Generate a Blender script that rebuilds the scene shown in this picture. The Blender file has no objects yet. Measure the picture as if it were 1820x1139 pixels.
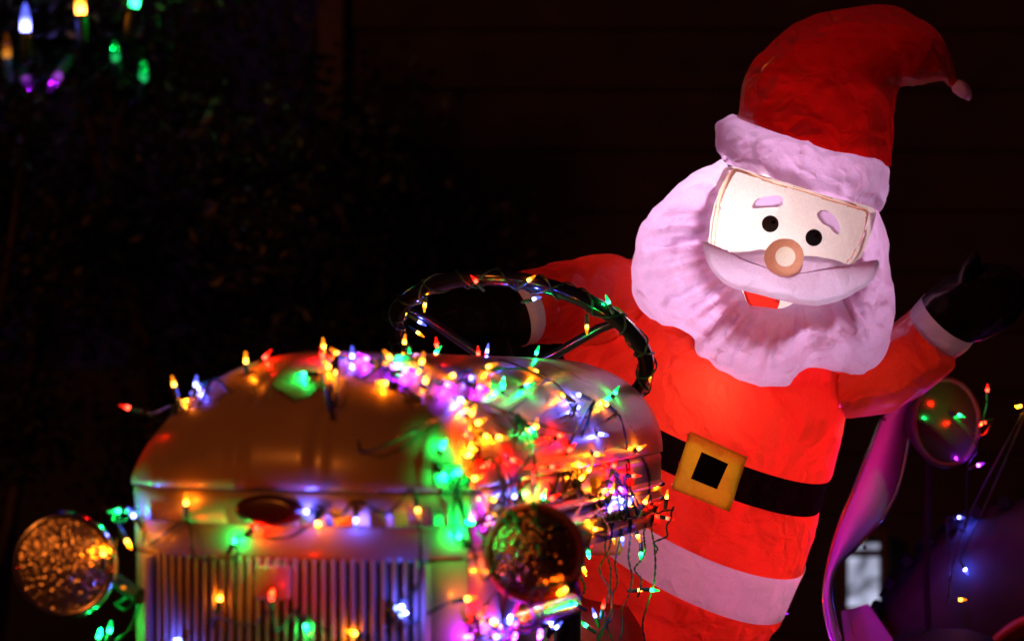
import bpy, bmesh, math, random
from mathutils import Vector, Matrix, noise
from mathutils.bvhtree import BVHTree
R = random.Random(7)
C = bpy.context.scene.collection
sc = bpy.context.scene
PI = math.pi
rad = math.radians

# ------------------------------------------------------------------ camera, night sky, exposure
CAMZ = 1.45
FPX = 4500.0                      # focal length in pixels of the 1820 px wide picture
cam_d = bpy.data.cameras.new('camera')
cam = bpy.data.objects.new('camera', cam_d); C.objects.link(cam)
cam.location = (0, 0, CAMZ); cam.rotation_euler = (rad(90), 0, 0)
cam_d.sensor_width = 36; cam_d.lens = FPX * 36 / 1820
cam_d.clip_start = 0.1; cam_d.clip_end = 400
cam_d.dof.use_dof = True; cam_d.dof.focus_distance = 4.66; cam_d.dof.aperture_fstop = 2.9
sc.camera = cam
w = bpy.data.worlds.new('World'); sc.world = w; w.use_nodes = True
bg = w.node_tree.nodes['Background']
bg.inputs[0].default_value = (0.75, 0.22, 0.80, 1); bg.inputs[1].default_value = 0.004
sun_d = bpy.data.lights.new('street_glow', 'SUN'); sun_d.energy = 0.50; sun_d.angle = rad(8); sun_d.color = (1.0, 0.22, 0.025)
sun = bpy.data.objects.new('street_glow', sun_d); C.objects.link(sun)
sun.rotation_euler = (rad(70), 0, rad(-34))
sc.view_settings.view_transform = 'Standard'; sc.view_settings.look = 'None'
sc.view_settings.gamma = 1; sc.view_settings.exposure = 0
sc.cycles.use_denoising = True
sc.cycles.sample_clamp_indirect = 4.0
sc.cycles.max_bounces = 6; sc.cycles.diffuse_bounces = 3; sc.cycles.transparent_max_bounces = 8
sc.cycles.caustics_reflective = False; sc.cycles.caustics_refractive = False
sc.cycles.use_light_tree = True

# ------------------------------------------------------------------ helpers
def P(px, py, d):
    """point of the place at depth d (m) seen at pixel (px, py) of the 1820 x 1139 photograph"""
    return Vector(((px - 910) / FPX * d, d, CAMZ - (py - 569.5) / FPX * d))

def inv(o):
    m = Matrix.LocRotScale(o.location, o.rotation_euler, None)
    if o.parent: m = Matrix.LocRotScale(o.parent.location, o.parent.rotation_euler, None) @ m
    return m.inverted()

def thing(name, label, cat, loc=(0, 0, 0), rz=0, group=None):
    o = bpy.data.objects.new(name, None); C.objects.link(o)
    o.location = loc; o.rotation_euler = (0, 0, rz); o.empty_display_size = .1
    tag(o, label, cat, group); return o

def tag(o, label, cat, group=None):
    o['label'] = label; o['category'] = cat
    if group: o['group'] = group
    return o

def mesh(name, verts, faces, m, parent=None, smooth=True, kind=None, loc=None):
    """verts in world coordinates; stored relative to the parent (or to loc)"""
    me = bpy.data.meshes.new(name)
    if parent is not None:
        M = inv(parent); verts = [M @ Vector(v) for v in verts]
    elif loc is not None:
        verts = [Vector(v) - Vector(loc) for v in verts]
    me.from_pydata([tuple(v) for v in verts], [], faces); me.validate()
    if smooth: me.shade_smooth()
    me.materials.append(m)
    o = bpy.data.objects.new(name, me); C.objects.link(o)
    if parent is not None: o.parent = parent
    elif loc is not None: o.location = loc
    if kind: o['kind'] = kind
    return o

def auto(o, ang=35):
    me = o.data
    me.shade_smooth()
    bm = bmesh.new(); bm.from_mesh(me)
    for e in bm.edges:
        if len(e.link_faces) == 2 and e.calc_face_angle(0) > rad(ang): e.smooth = False
    bm.to_mesh(me); bm.free()
    return o

def catmull(pts, n, closed=False):
    """resample a list of equal-length tuples"""
    out = []; N = len(pts); segs = N if closed else N - 1
    for i in range(n if closed else n + 1):
        t = i / n * segs; k = min(int(t), segs - 1); f = t - k
        if closed: a, b, c, d = (pts[(k - 1) % N], pts[k % N], pts[(k + 1) % N], pts[(k + 2) % N])
        else: a, b, c, d = pts[max(k - 1, 0)], pts[k], pts[k + 1], pts[min(k + 2, N - 1)]
        out.append(tuple(.5 * (2 * q + (r - p) * f + (2 * p - 5 * q + 4 * r - s) * f * f + (3 * q - p - 3 * r + s) * f ** 3)
                         for p, q, r, s in zip(a, b, c, d)))
    return out

def grid_faces(nu, nv, wrap_u=False, wrap_v=False, off=0, flip=False):
    """verts indexed i*nv + j"""
    F = []
    for i in range(nu if wrap_u else nu - 1):
        for j in range(nv if wrap_v else nv - 1):
            a = off + i * nv + j; b = off + i * nv + (j + 1) % nv
            c = off + ((i + 1) % nu) * nv + (j + 1) % nv; d = off + ((i + 1) % nu) * nv + j
            F.append((a, b, c, d) if not flip else (d, c, b, a))
    return F

def crumple(p, s=9.0, seed=0.0):
    """soft puffs with sharp valleys plus tilted facets, like thin nylon under slight pressure"""
    q = Vector((p.x + seed, p.y * .7, p.z + seed * .37)) * s
    w_ = q + noise.noise_vector(q * .5) * .7
    h = 0
    for k, am in ((.75, .75), (1.7, .42)):
        u = w_ * k + Vector((3.1, 1.7, 7.3)) * k
        d, c = noise.voronoi(u)
        g_ = noise.noise_vector(c[0] * 3.7 + Vector((.3, .7, .1))).normalized()
        h += 1.35 * am * (u - c[0]).dot(g_) * min(1, (d[1] - d[0]) * 4)
    a = abs(noise.noise(q * .62)) * 1.2 - .3
    return h + .4 * a

def displace(verts, faces, amp, s=9.0, seed=0.0, wt=None):
    bm = bmesh.new()
    vs = [bm.verts.new(v) for v in verts]
    for f in faces:
        try: bm.faces.new([vs[i] for i in f])
        except ValueError: pass
    bm.normal_update()
    out = []
    for i, v in enumerate(vs):
        a = amp if wt is None else amp * wt(v.co)
        out.append(v.co + v.normal * a * crumple(v.co, s, seed))
    bm.free(); return out

def tube_geo(pts, r, n=6, caps=True, V=None, F=None, rads=None):
    V = [] if V is None else V; F = [] if F is None else F
    pts = [Vector(p) for p in pts]; off = len(V); N = len(pts)
    prev = None
    for i, p in enumerate(pts):
        t = (pts[min(i + 1, N - 1)] - pts[max(i - 1, 0)])
        if t.length < 1e-9: t = Vector((0, 0, 1))
        t.normalize()
        if prev is None:
            a = t.orthogonal().normalized()
        else:
            a = prev - t * prev.dot(t)
            a = a.normalized() if a.length > 1e-6 else t.orthogonal().normalized()
        prev = a; b = t.cross(a)
        rr = rads[i] if rads else r
        for k in range(n):
            V.append(p + (a * math.cos(2 * PI * k / n) + b * math.sin(2 * PI * k / n)) * rr)
    F += grid_faces(N, n, wrap_v=True, off=off)
    if caps:
        F.append(tuple(off + k for k in range(n))); F.append(tuple(off + (N - 1) * n + k for k in reversed(range(n))))
    return V, F

def tube(name, pts, r, m, parent=None, n=8, rads=None, **k):
    V, F = tube_geo(pts, r, n, rads=rads)
    return mesh(name, V, F, m, parent, **k)

def lathe_geo(prof, origin, axis, n=24, V=None, F=None):
    """prof: (radius, distance along the axis)"""
    V = [] if V is None else V; F = [] if F is None else F
    axis = Vector(axis).normalized(); a = axis.orthogonal().normalized(); b = axis.cross(a); off = len(V)
    for r, h in prof:
        for k in range(n):
            V.append(Vector(origin) + axis * h + (a * math.cos(2 * PI * k / n) + b * math.sin(2 * PI * k / n)) * max(r, 1e-5))
    F += grid_faces(len(prof), n, wrap_v=True, off=off)
    return V, F

def lathe(name, prof, origin, axis, m, parent=None, n=24, **k):
    V, F = lathe_geo(prof, origin, axis, n); return mesh(name, V, F, m, parent, **k)

def box_geo(c, h, fx=None, V=None, F=None, bev=0.0):
    """box of half sizes h round c in frame fx(u,v,w)->world; chamfered vertical edges when bev>0"""
    V = [] if V is None else V; F = [] if F is None else F
    fx = fx or (lambda u, v, w_: Vector((u, v, w_)))
    off = len(V); x, y, z = h; b = min(bev, x * .9, y * .9, z * .9)
    if b <= 0:
        for s in ((-1, -1, -1), (1, -1, -1), (1, 1, -1), (-1, 1, -1), (-1, -1, 1), (1, -1, 1), (1, 1, 1), (-1, 1, 1)):
            V.append(fx(c[0] + s[0] * x, c[1] + s[1] * y, c[2] + s[2] * z))
        F += [tuple(off + i for i in f) for f in ((0, 3, 2, 1), (4, 5, 6, 7), (0, 1, 5, 4), (1, 2, 6, 5), (2, 3, 7, 6), (3, 0, 4, 7))]
        return V, F
    def ring(zz, ins):
        for sx, sy in ((-1, -1), (1, -1), (1, 1), (-1, 1)):
            p1 = (sx * (x - b), sy * (y - ins)); p2 = (sx * (x - ins), sy * (y - b))
            if sx * sy > 0: p1, p2 = p1, p2
            else: p1, p2 = p2, p1
            if (sx, sy) in ((-1, -1), (1, 1)): q = (p2, p1)
            else: q = (p2, p1)
            for pp in q: V.append(fx(c[0] + pp[0], c[1] + pp[1], c[2] + zz))
    ring(-z, b * .6); ring(-z + b, 0); ring(z - b, 0); ring(z, b * .6)
    F += grid_faces(4, 8, wrap_v=True, off=off)
    F.append(tuple(off + k for k in reversed(range(8)))); F.append(tuple(off + 24 + k for k in range(8)))
    return V, F

# ------------------------------------------------------------------ materials
def mat(name):
    m = bpy.data.materials.new(name); m.use_nodes = True
    nt = m.node_tree; nt.nodes.clear()
    return m, nt, nt.nodes, nt.links

def nd(nt, t, **k):
    n = nt.nodes.new(t)
    for a, b in k.items(): setattr(n, a, b)
    return n

def paint(name, col, rough=.35, metal=0.0, bump=.0, bscale=60, coat=0.0, var=.25, vscale=6, spec=.5):
    m, nt, N, L = mat(name)
    out = nd(nt, 'ShaderNodeOutputMaterial'); b = nd(nt, 'ShaderNodeBsdfPrincipled')
    L.new(b.outputs[0], out.inputs[0])
    tc = nd(nt, 'ShaderNodeTexCoord'); nz = nd(nt, 'ShaderNodeTexNoise'); nz.inputs['Scale'].default_value = vscale; nz.inputs['Detail'].default_value = 6
    L.new(tc.outputs['Object'], nz.inputs[0])
    rp = nd(nt, 'ShaderNodeMapRange'); rp.inputs[1].default_value = .35; rp.inputs[2].default_value = .7
    rp.inputs[3].default_value = 1; rp.inputs[4].default_value = 1 - var
    L.new(nz.outputs[0], rp.inputs[0])
    mx = nd(nt, 'ShaderNodeMix', data_type='RGBA', blend_type='MULTIPLY'); mx.inputs[0].default_value = 1
    mx.inputs[6].default_value = (*col, 1); L.new(rp.outputs[0], mx.inputs[7]); L.new(mx.outputs[2], b.inputs['Base Color'])
    r2 = nd(nt, 'ShaderNodeMapRange'); r2.inputs[1].default_value = .3; r2.inputs[2].default_value = .7
    r2.inputs[3].default_value = max(rough - .07, .02); r2.inputs[4].default_value = min(rough + .12, 1)
    L.new(nz.outputs[0], r2.inputs[0]); L.new(r2.outputs[0], b.inputs['Roughness'])
    b.inputs['Metallic'].default_value = metal; b.inputs['Coat Weight'].default_value = coat; b.inputs['Coat Roughness'].default_value = .12
    b.inputs['Specular IOR Level'].default_value = spec
    if bump:
        n2 = nd(nt, 'ShaderNodeTexNoise'); n2.inputs['Scale'].default_value = bscale; n2.inputs['Detail'].default_value = 4
        L.new(tc.outputs['Object'], n2.inputs[0])
        bp = nd(nt, 'ShaderNodeBump'); bp.inputs['Strength'].default_value = bump; bp.inputs['Distance'].default_value = .004
        L.new(n2.outputs[0], bp.inputs['Height']); L.new(bp.outputs[0], b.inputs['Normal'])
    return m

def fabric(name, col, trans=.5, tcol=None, sheen=.10, bscale=14, bstr=.55, rough=.42):
    """thin nylon: reflects outside light and lets the lamps inside glow through"""
    m, nt, N, L = mat(name); tcol = tcol or col
    out = nd(nt, 'ShaderNodeOutputMaterial')
    tc = nd(nt, 'ShaderNodeTexCoord')
    nz = nd(nt, 'ShaderNodeTexNoise'); nz.inputs['Scale'].default_value = bscale * .5; nz.inputs['Detail'].default_value = 3
    L.new(tc.outputs['Object'], nz.inputs[0])
    mv = nd(nt, 'ShaderNodeMix', data_type='RGBA', blend_type='LINEAR_LIGHT'); mv.inputs[0].default_value = .06
    L.new(tc.outputs['Object'], mv.inputs[6]); L.new(nz.outputs[1], mv.inputs[7])
    prev = None
    for sc1, am in ((bscale * .62, 1.1), (bscale * 1.7, .36), (bscale * 4.2, .09)):
        vo = nd(nt, 'ShaderNodeTexVoronoi'); vo.inputs['Scale'].default_value = sc1
        L.new(mv.outputs[2], vo.inputs[0])
        sb = nd(nt, 'ShaderNodeVectorMath', operation='SUBTRACT'); L.new(mv.outputs[2], sb.inputs[0]); L.new(vo.outputs['Position'], sb.inputs[1])
        cs = nd(nt, 'ShaderNodeVectorMath', operation='SUBTRACT'); cs.inputs[1].default_value = (.5, .5, .5); L.new(vo.outputs['Color'], cs.inputs[0])
        dt = nd(nt, 'ShaderNodeVectorMath', operation='DOT_PRODUCT'); L.new(sb.outputs[0], dt.inputs[0]); L.new(cs.outputs[0], dt.inputs[1])
        ve = nd(nt, 'ShaderNodeTexVoronoi', feature='DISTANCE_TO_EDGE'); ve.inputs['Scale'].default_value = sc1; L.new(mv.outputs[2], ve.inputs[0])
        mr = nd(nt, 'ShaderNodeMapRange', interpolation_type='SMOOTHSTEP'); mr.inputs[2].default_value = .22; L.new(ve.outputs[0], mr.inputs[0])
        ml = nd(nt, 'ShaderNodeMath', operation='MULTIPLY'); L.new(dt.outputs['Value'], ml.inputs[0]); L.new(mr.outputs[0], ml.inputs[1])
        k_ = nd(nt, 'ShaderNodeMath', operation='MULTIPLY_ADD'); k_.inputs[1].default_value = am * sc1; L.new(ml.outputs[0], k_.inputs[0])
        if prev is not None: L.new(prev, k_.inputs[2])
        else: k_.inputs[2].default_value = 0
        prev = k_.outputs[0]
    bp = nd(nt, 'ShaderNodeBump'); bp.inputs['Strength'].default_value = bstr; bp.inputs['Distance'].default_value = .95 / bscale
    L.new(prev, bp.inputs['Height'])
    # fine weave / cloth thickness variation
    wv = nd(nt, 'ShaderNodeTexNoise'); wv.inputs['Scale'].default_value = 260; wv.inputs['Detail'].default_value = 2
    L.new(tc.outputs['Object'], wv.inputs[0])
    r1 = nd(nt, 'ShaderNodeMapRange'); r1.inputs[3].default_value = .86; r1.inputs[4].default_value = 1.1
    L.new(wv.outputs[0], r1.inputs[0])
    def tint(c):
        x = nd(nt, 'ShaderNodeMix', data_type='RGBA', blend_type='MULTIPLY'); x.inputs[0].default_value = 1
        x.inputs[6].default_value = (*c, 1); L.new(r1.outputs[0], x.inputs[7]); return x.outputs[2]
    df = nd(nt, 'ShaderNodeBsdfDiffuse'); tr = nd(nt, 'ShaderNodeBsdfTranslucent'); gl = nd(nt, 'ShaderNodeBsdfGlossy')
    L.new(tint(col), df.inputs[0]); L.new(tint(tcol), tr.inputs[0])
    gl.inputs['Roughness'].default_value = rough; gl.inputs[0].default_value = (.9, .85, .9, 1)
    for q in (df, tr, gl): L.new(bp.outputs[0], q.inputs['Normal'])
    m1 = nd(nt, 'ShaderNodeMixShader'); m1.inputs[0].default_value = trans
    L.new(df.outputs[0], m1.inputs[1]); L.new(tr.outputs[0], m1.inputs[2])
    m2 = nd(nt, 'ShaderNodeMixShader'); fr = nd(nt, 'ShaderNodeFresnel'); fr.inputs[0].default_value = 1.35
    sc_ = nd(nt, 'ShaderNodeMath', operation='MULTIPLY'); sc_.inputs[1].default_value = sheen * 4
    L.new(fr.outputs[0], sc_.inputs[0]); sc_.use_clamp = True
    L.new(sc_.outputs[0], m2.inputs[0]); L.new(m1.outputs[0], m2.inputs[1]); L.new(gl.outputs[0], m2.inputs[2])
    L.new(m2.outputs[0], out.inputs[0])
    return m

def emit(name, col, s):
    m, nt, N, L = mat(name); out = nd(nt, 'ShaderNodeOutputMaterial'); e = nd(nt, 'ShaderNodeEmission')
    e.inputs[0].default_value = (*col, 1); e.inputs[1].default_value = s; L.new(e.outputs[0], out.inputs[0]); return m

HUES = {'r': (1, .020, .008), 'o': (1, .27, .012), 'g': (.008, 1, .20), 'b': (.14, .17, 1), 'p': (.50, .03, 1)}
TINT = {'r': (1, .12, .06), 'o': (1, .62, .12), 'g': (.08, 1, .5), 'b': (.5, .5, 1), 'p': (.85, .3, 1)}
def bulb_mat(k, s):
    """tinted plastic tip: glows in its own colour, lets the diode inside show through"""
    m, nt, N, L = mat('bulb_plastic_' + k); out = nd(nt, 'ShaderNodeOutputMaterial')
    e = nd(nt, 'ShaderNodeEmission')
    tc = nd(nt, 'ShaderNodeTexCoord'); sx = nd(nt, 'ShaderNodeSeparateXYZ'); L.new(tc.outputs['Object'], sx.inputs[0])
    mr = nd(nt, 'ShaderNodeMapRange', interpolation_type='SMOOTHSTEP'); mr.inputs[1].default_value = .003; mr.inputs[2].default_value = .013
    L.new(sx.outputs[2], mr.inputs[0])
    cx = nd(nt, 'ShaderNodeMix', data_type='RGBA'); cx.inputs[6].default_value = (*[(h * .55 + t * .45) for h, t in zip(HUES[k], TINT[k])], 1); cx.inputs[7].default_value = (*HUES[k], 1)
    L.new(mr.outputs[0], cx.inputs[0]); L.new(cx.outputs[2], e.inputs[0])
    m3 = nd(nt, 'ShaderNodeMapRange'); m3.inputs[3].default_value = s * 4; m3.inputs[4].default_value = s * .42
    L.new(mr.outputs[0], m3.inputs[0]); L.new(m3.outputs[0], e.inputs[1])
    t = nd(nt, 'ShaderNodeBsdfTransparent'); t.inputs[0].default_value = (*TINT[k], 1)
    mx = nd(nt, 'ShaderNodeMixShader'); mx.inputs[0].default_value = .30
    g = nd(nt, 'ShaderNodeBsdfGlossy'); g.inputs['Roughness'].default_value = .1
    fr = nd(nt, 'ShaderNodeFresnel'); fr.inputs[0].default_value = 1.4
    m2 = nd(nt, 'ShaderNodeMixShader')
    L.new(t.outputs[0], mx.inputs[1]); L.new(e.outputs[0], mx.inputs[2])
    L.new(fr.outputs[0], m2.inputs[0]); L.new(mx.outputs[0], m2.inputs[1]); L.new(g.outputs[0], m2.inputs[2])
    L.new(m2.outputs[0], out.inputs[0]); m.cycles.emission_sampling = 'NONE'
    return m
BULBM = {k: bulb_mat(k, s) for k, s in dict(r=7, o=9, g=7, b=8, p=8).items()}

M_hood = paint('cream_tractor_paint', (.50, .37, .28), .32, coat=.15, bump=.05, bscale=25)
M_shell = paint('cream_grille_paint', (.52, .42, .34), .34, coat=.3, bump=.05, bscale=25)
M_bar = paint('cream_bar_paint', (.50, .46, .40), .35, coat=.2)
M_red = paint('worn_red_paint', (.30, .03, .02), .45, bump=.1)
M_badge = paint('badge_enamel', (.07, .006, .006), .3, coat=.4)
M_dark = paint('dark_cast_iron', (.03, .03, .032), .6, bump=.3)
M_black = paint('black_steering_rim', (.010, .010, .012), .12, coat=.8, var=.1)
M_chrome = paint('chromed_steel', (.75, .73, .72), .14, metal=1, var=.1)
M_steel = paint('brushed_steel', (.55, .53, .55), .28, metal=1, var=.2)
M_rubber = paint('tyre_rubber', (.012, .012, .013), .85, bump=.4, spec=.2)
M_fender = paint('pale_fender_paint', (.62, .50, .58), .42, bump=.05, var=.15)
M_lens = paint('fluted_lens_glass', (.98, .84, .64), .21, metal=.9, var=.1)
M_lens2 = paint('dark_lens_glass', (.42, .20, .14), .17, metal=.9, var=.1)
M_wire = paint('green_cord', (.012, .05, .025), .35, var=.1)
M_socket = paint('green_socket_plastic', (.02, .09, .045), .35, var=.1)
M_coat = fabric('red_nylon', (.70, .020, .014), .55, (.92, .050, .020), sheen=.10, bscale=10, bstr=.45)
M_hat = fabric('red_hat_nylon', (.50, .006, .006), .50, (.50, .004, .003), sheen=.07, bscale=8)
M_lilac_light = fabric('lilac_light_nylon', (.78, .56, .80), .55, (.92, .60, .92), sheen=.07, bscale=9, bstr=.5)  # white cloth with the pink-lilac light on it mixed into its colour
M_stache = fabric('lilac_light_moustache_nylon', (.80, .66, .84), .55, (.96, .76, .98), sheen=.07, bscale=9, bstr=.4)  # white cloth too, lighter, with the same lilac light in its colour
M_hem = fabric('white_hem_nylon', (.76, .70, .80), .48, (.82, .74, .92), sheen=.06, bscale=6, bstr=.25)
M_face = fabric('face_nylon', (.80, .76, .66), .42, (.93, .88, .74), sheen=.05, bscale=9, bstr=.22)
M_belt = fabric('black_nylon', (.010, .004, .006), .25, (.008, .002, .003), sheen=.01, bscale=12)
M_mitt = fabric('black_mitten_nylon', (.007, .004, .004), .25, (.008, .003, .003), sheen=.03, bscale=10)
M_gold = fabric('gold_nylon', (.84, .58, .08), .65, (1, .80, .14), sheen=.06, bscale=14, bstr=.3)
M_peach = fabric('peach_nylon', (.80, .44, .30), .5, (.62, .30, .19), sheen=.05, bscale=20, bstr=.2)
M_piping = fabric('piping_nylon', (.9, .6, .42), .6, (1, .66, .44), sheen=.03, bscale=20, bstr=.2)
M_eye = paint('black_print', (.008, .007, .008), .5, var=0)
M_glint = fabric('lilac_print', (.78, .56, .82), .45, (.80, .56, .84), sheen=.03, bscale=20, bstr=.1)
M_mouth = fabric('red_print', (.6, .02, .015), .5, (.8, .03, .015), sheen=.03, bscale=20, bstr=.15)
M_ground = paint('dark_lawn_soil', (.02, .025, .012), .95, bump=.6, bscale=30)
M_board = paint('brown_siding', (.009, .003, .003), .8, bump=.2)
M_trim = paint('dark_trim', (.05, .03, .03), .7)
M_leaf = paint('dark_leaf', (.010, .016, .007), .55, var=.5, vscale=3)
M_bark = paint('bark', (.05, .035, .03), .9, bump=.5)

# ------------------------------------------------------------------ ground, house wall, shrubs behind
V, F = [], []
for i in range(41):
    for j in range(41):
        x = -60 + 3 * i; y = -40 + 3 * j
        V.append((x, y, .03 * noise.noise(Vector((x, y, 0)) * .3)))
mesh('ground', V, grid_faces(41, 41), M_ground, kind='structure')

house = thing('house_wall', 'dark brown boarded house wall far behind the inflatable figure', 'house', (1.0, 9.4, 0))
zb = .0
x0, x1 = -.62, 6.2
V, F = box_geo(((x0 + x1) / 2, 9.50, 2.1), ((x1 - x0) / 2, .05, 2.1)); mesh('wall_core', V, F, M_trim, house, smooth=False)
for i in range(18):
    z0 = .05 + i * .225
    for (a, b) in ((x0, 2.05), (2.05, x1)):
        a += .003
        V = [(a, 9.445, z0), (b, 9.445, z0), (b, 9.425, z0 + .012), (a, 9.425, z0 + .012), (b, 9.442, z0 + .232), (a, 9.442, z0 + .232), (a, 9.45, z0 + .232), (b, 9.45, z0 + .232)]
        mesh('siding_board', V, [(0, 1, 2, 3), (3, 2, 4, 5), (5, 4, 7, 6), (0, 3, 5, 6), (1, 7, 4, 2)], M_board, house, smooth=False)
V, F = box_geo((x0 - .05, 9.45, 2.1), (.05, .07, 2.1), bev=.01); mesh('corner_post', V, F, M_trim, house, smooth=False)

win = thing('lit_window', 'small lit window glowing bluish white low beside the pink fender', 'window', (1.3, 9.3, .5))
Mwin = emit('lit_pane', (.50, .52, .72), .85)
nt = Mwin.node_tree; nz = nd(nt, 'ShaderNodeTexNoise'); nz.inputs['Scale'].default_value = 6; nz.inputs['Distortion'].default_value = 1.2; tc = nd(nt, 'ShaderNodeTexCoord')
nt.links.new(tc.outputs['Object'], nz.inputs[0]); rr = nd(nt, 'ShaderNodeMapRange'); rr.inputs[1].default_value = .38; rr.inputs[2].default_value = .6; rr.inputs[3].default_value = .25; rr.inputs[4].default_value = 1.1
nt.links.new(nz.outputs[0], rr.inputs[0]); nt.links.new(rr.outputs[0], [n for n in nt.nodes if n.type == 'EMISSION'][0].inputs[1])
for (ax, ay, bx_, by) in ((1508, 966, 1566, 976), (1508, 990, 1566, 1078)):
    a = P(ax, ay, 9.36); b = P(bx_, by, 9.36)
    V, F = box_geo(((a.x + b.x) / 2, 9.37, (a.z + b.z) / 2), ((b.x - a.x) / 2, .004, (a.z - b.z) / 2))
    mesh('pane', V, F, Mwin, win, smooth=False)
a = P(1500, 955, 9.3); b = P(1572, 1088, 9.3)
for (cx, cz, hx, hz) in ((a.x, (a.z + b.z) / 2, .012, (a.z - b.z) / 2), (b.x, (a.z + b.z) / 2, .012, (a.z - b.z) / 2), ((a.x + b.x) / 2, a.z + .013, (b.x - a.x) / 2 + .012, .012), ((a.x + b.x) / 2, b.z - .013, (b.x - a.x) / 2 + .012, .012), ((a.x + b.x) / 2, P(0, 983, 9.3).z, (b.x - a.x) / 2 - .013, .010)):
    V, F = box_geo((cx, 9.33, cz), (hx, .03, hz)); mesh('window_frame', V, F, M_trim, win, smooth=False)

def shrub(cx, cy, hgt, wid, n, label, seed, name='shrub'):
    rr = random.Random(seed)
    t = thing(name, label, 'shrub' if name == 'shrub' else 'tree', (cx, cy, 0))
    V, F = [], []
    for k in range(5):
        a = rr.uniform(0, 6.28); pts = [Vector((cx, cy, 0))]
        for s in range(1, 6):
            f = s / 5
            pts.append(Vector((cx + math.cos(a) * wid * .35 * f ** 1.3 + rr.uniform(-.03, .03), cy + math.sin(a) * wid * .35 * f ** 1.3, hgt * .8 * f)))
        tube_geo(pts, .03, 6, V=V, F=F, rads=[.035 * (1 - .8 * i / 5) for i in range(6)])
    mesh('trunk', V, F, M_bark, t)
    V, F = [], []
    cl = [(rr.gauss(0, .33) * wid, rr.gauss(0, .25) * wid, hgt * (.25 + .75 * rr.random() ** .8)) for _ in range(60)]
    for k in range(n):
        c = rr.choice(cl)
        p = Vector((cx + c[0] + rr.gauss(0, .10), cy + c[1] + rr.gauss(0, .10), max(.02, c[2] + rr.gauss(0, .10))))
        d = Vector((rr.uniform(-1, 1), rr.uniform(-1, 1), rr.uniform(-.6, 1))).normalized(); s = d.orthogonal().normalized()
        s = Matrix.Rotation(rr.uniform(0, 6.28), 3, d) @ s; l = rr.uniform(.03, .06); nrm = d.cross(s)
        o = len(V)
        V += [p, p + d * l * .5 + s * l * .28 + nrm * .005, p + d * l, p + d * l * .5 - s * l * .28 + nrm * .005]
        F.append((o, o + 1, o + 2, o + 3))
    mesh('crown', V, F, M_leaf, t, smooth=False)
    return t
shrub(-1.75, 8.2, 2.7, 1.4, 16000, 'tall dark shrub in the upper left holding blurred coloured lights', 3)
shrub(-.75, 8.9, 2.2, .9, 9000, 'dark bush behind the bonnet, between the lit shrub and house wall', 5)

for k, (x, y, hh, ww, sd) in enumerate(((-2.9, 9.4, 3.2, 1.6, 21), (-1.3, 10.2, 3.4, 1.7, 22), (-2.2, 10.6, 3.6, 1.8, 23))):
    shrub(x, y, hh, ww, 9000, ('dark tree at the far left edge behind the lit shrub', 'dark tall tree just left of the house corner', 'dark tree in the gap behind the lit shrub')[k], sd, 'tree')

# ------------------------------------------------------------------ the tractor
YAW = rad(17)
TO = Vector(((490 - 910) / FPX * 3.5, 3.5, 0))
lat = Vector((math.cos(YAW), -math.sin(YAW), 0)); back = Vector((math.sin(YAW), math.cos(YAW), 0))
def T(u, v, w_): return TO + lat * u + back * v + Vector((0, 0, w_))
tractor = thing('vintage_tractor', 'old cream tractor with upright bar grille and bonnet wrapped in coloured lights', 'tractor', tuple(TO), -YAW)
SOL_V, SOL_F = [], []
def solid(V, F):
    o = len(SOL_V); SOL_V.extend([Vector(v) for v in V]); SOL_F.extend([tuple(i + o for i in f) for f in F])

W0, HB, HC, NOSE, HL = .256, 1.216, .186, .25, 1.16
def hood_pt(t, th):
    """t<1: nose ring, t>=1: along the body (v = NOSE + (t-1)*(HL-NOSE)); th 0 right base .. PI left base"""
    c, s = math.cos(th), math.sin(th)
    cu = math.copysign(abs(c) ** .74, c); su = abs(s) ** .96
    if t < 1:
        f = math.sin(t * PI / 2) ** .80; v = NOSE * (1 - math.cos(t * PI / 2) ** 1.25)
        Wd = W0; H = HC * f
    else:
        v = NOSE + (t - 1) * (HL - NOSE); Wd = W0 + .010 * (t - 1); H = HC - .022 * (t - 1)
        f = 1
    bow = .085 * abs(c) ** 2.6 * (1 - min(t, 1)) ** .7
    if t < 1:                                   # pressed ridge down the middle of the nose and shallow recessed panels
        k = (1 - min(1, abs(t - .45) / .5)) ** .4 if abs(t - .45) < .5 else 0
        uu = Wd * cu
        ridge = 1 / (1 + math.exp((abs(uu) - .048) * 700))
        pan = 1 / (1 + math.exp((abs(abs(uu) - .135) - .062) * 700))
        v -= .009 * ridge * k - .004 * pan * k
    w_ = HB + H * su
    return Wd * cu, v + bow, w_
ts = [i / 36 for i in range(36)] + [1 + i / 30 for i in range(31)]
nth = 150
V = [T(*hood_pt(t, PI * j / nth)) for t in ts for j in range(nth + 1)]
F = grid_faces(len(ts), nth + 1)
hood = auto(mesh('hood', V, F, M_hood, tractor)); solid(V, F)
so = hood.modifiers.new('thickness', 'SOLIDIFY'); so.thickness = .003; so.offset = -1
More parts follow.
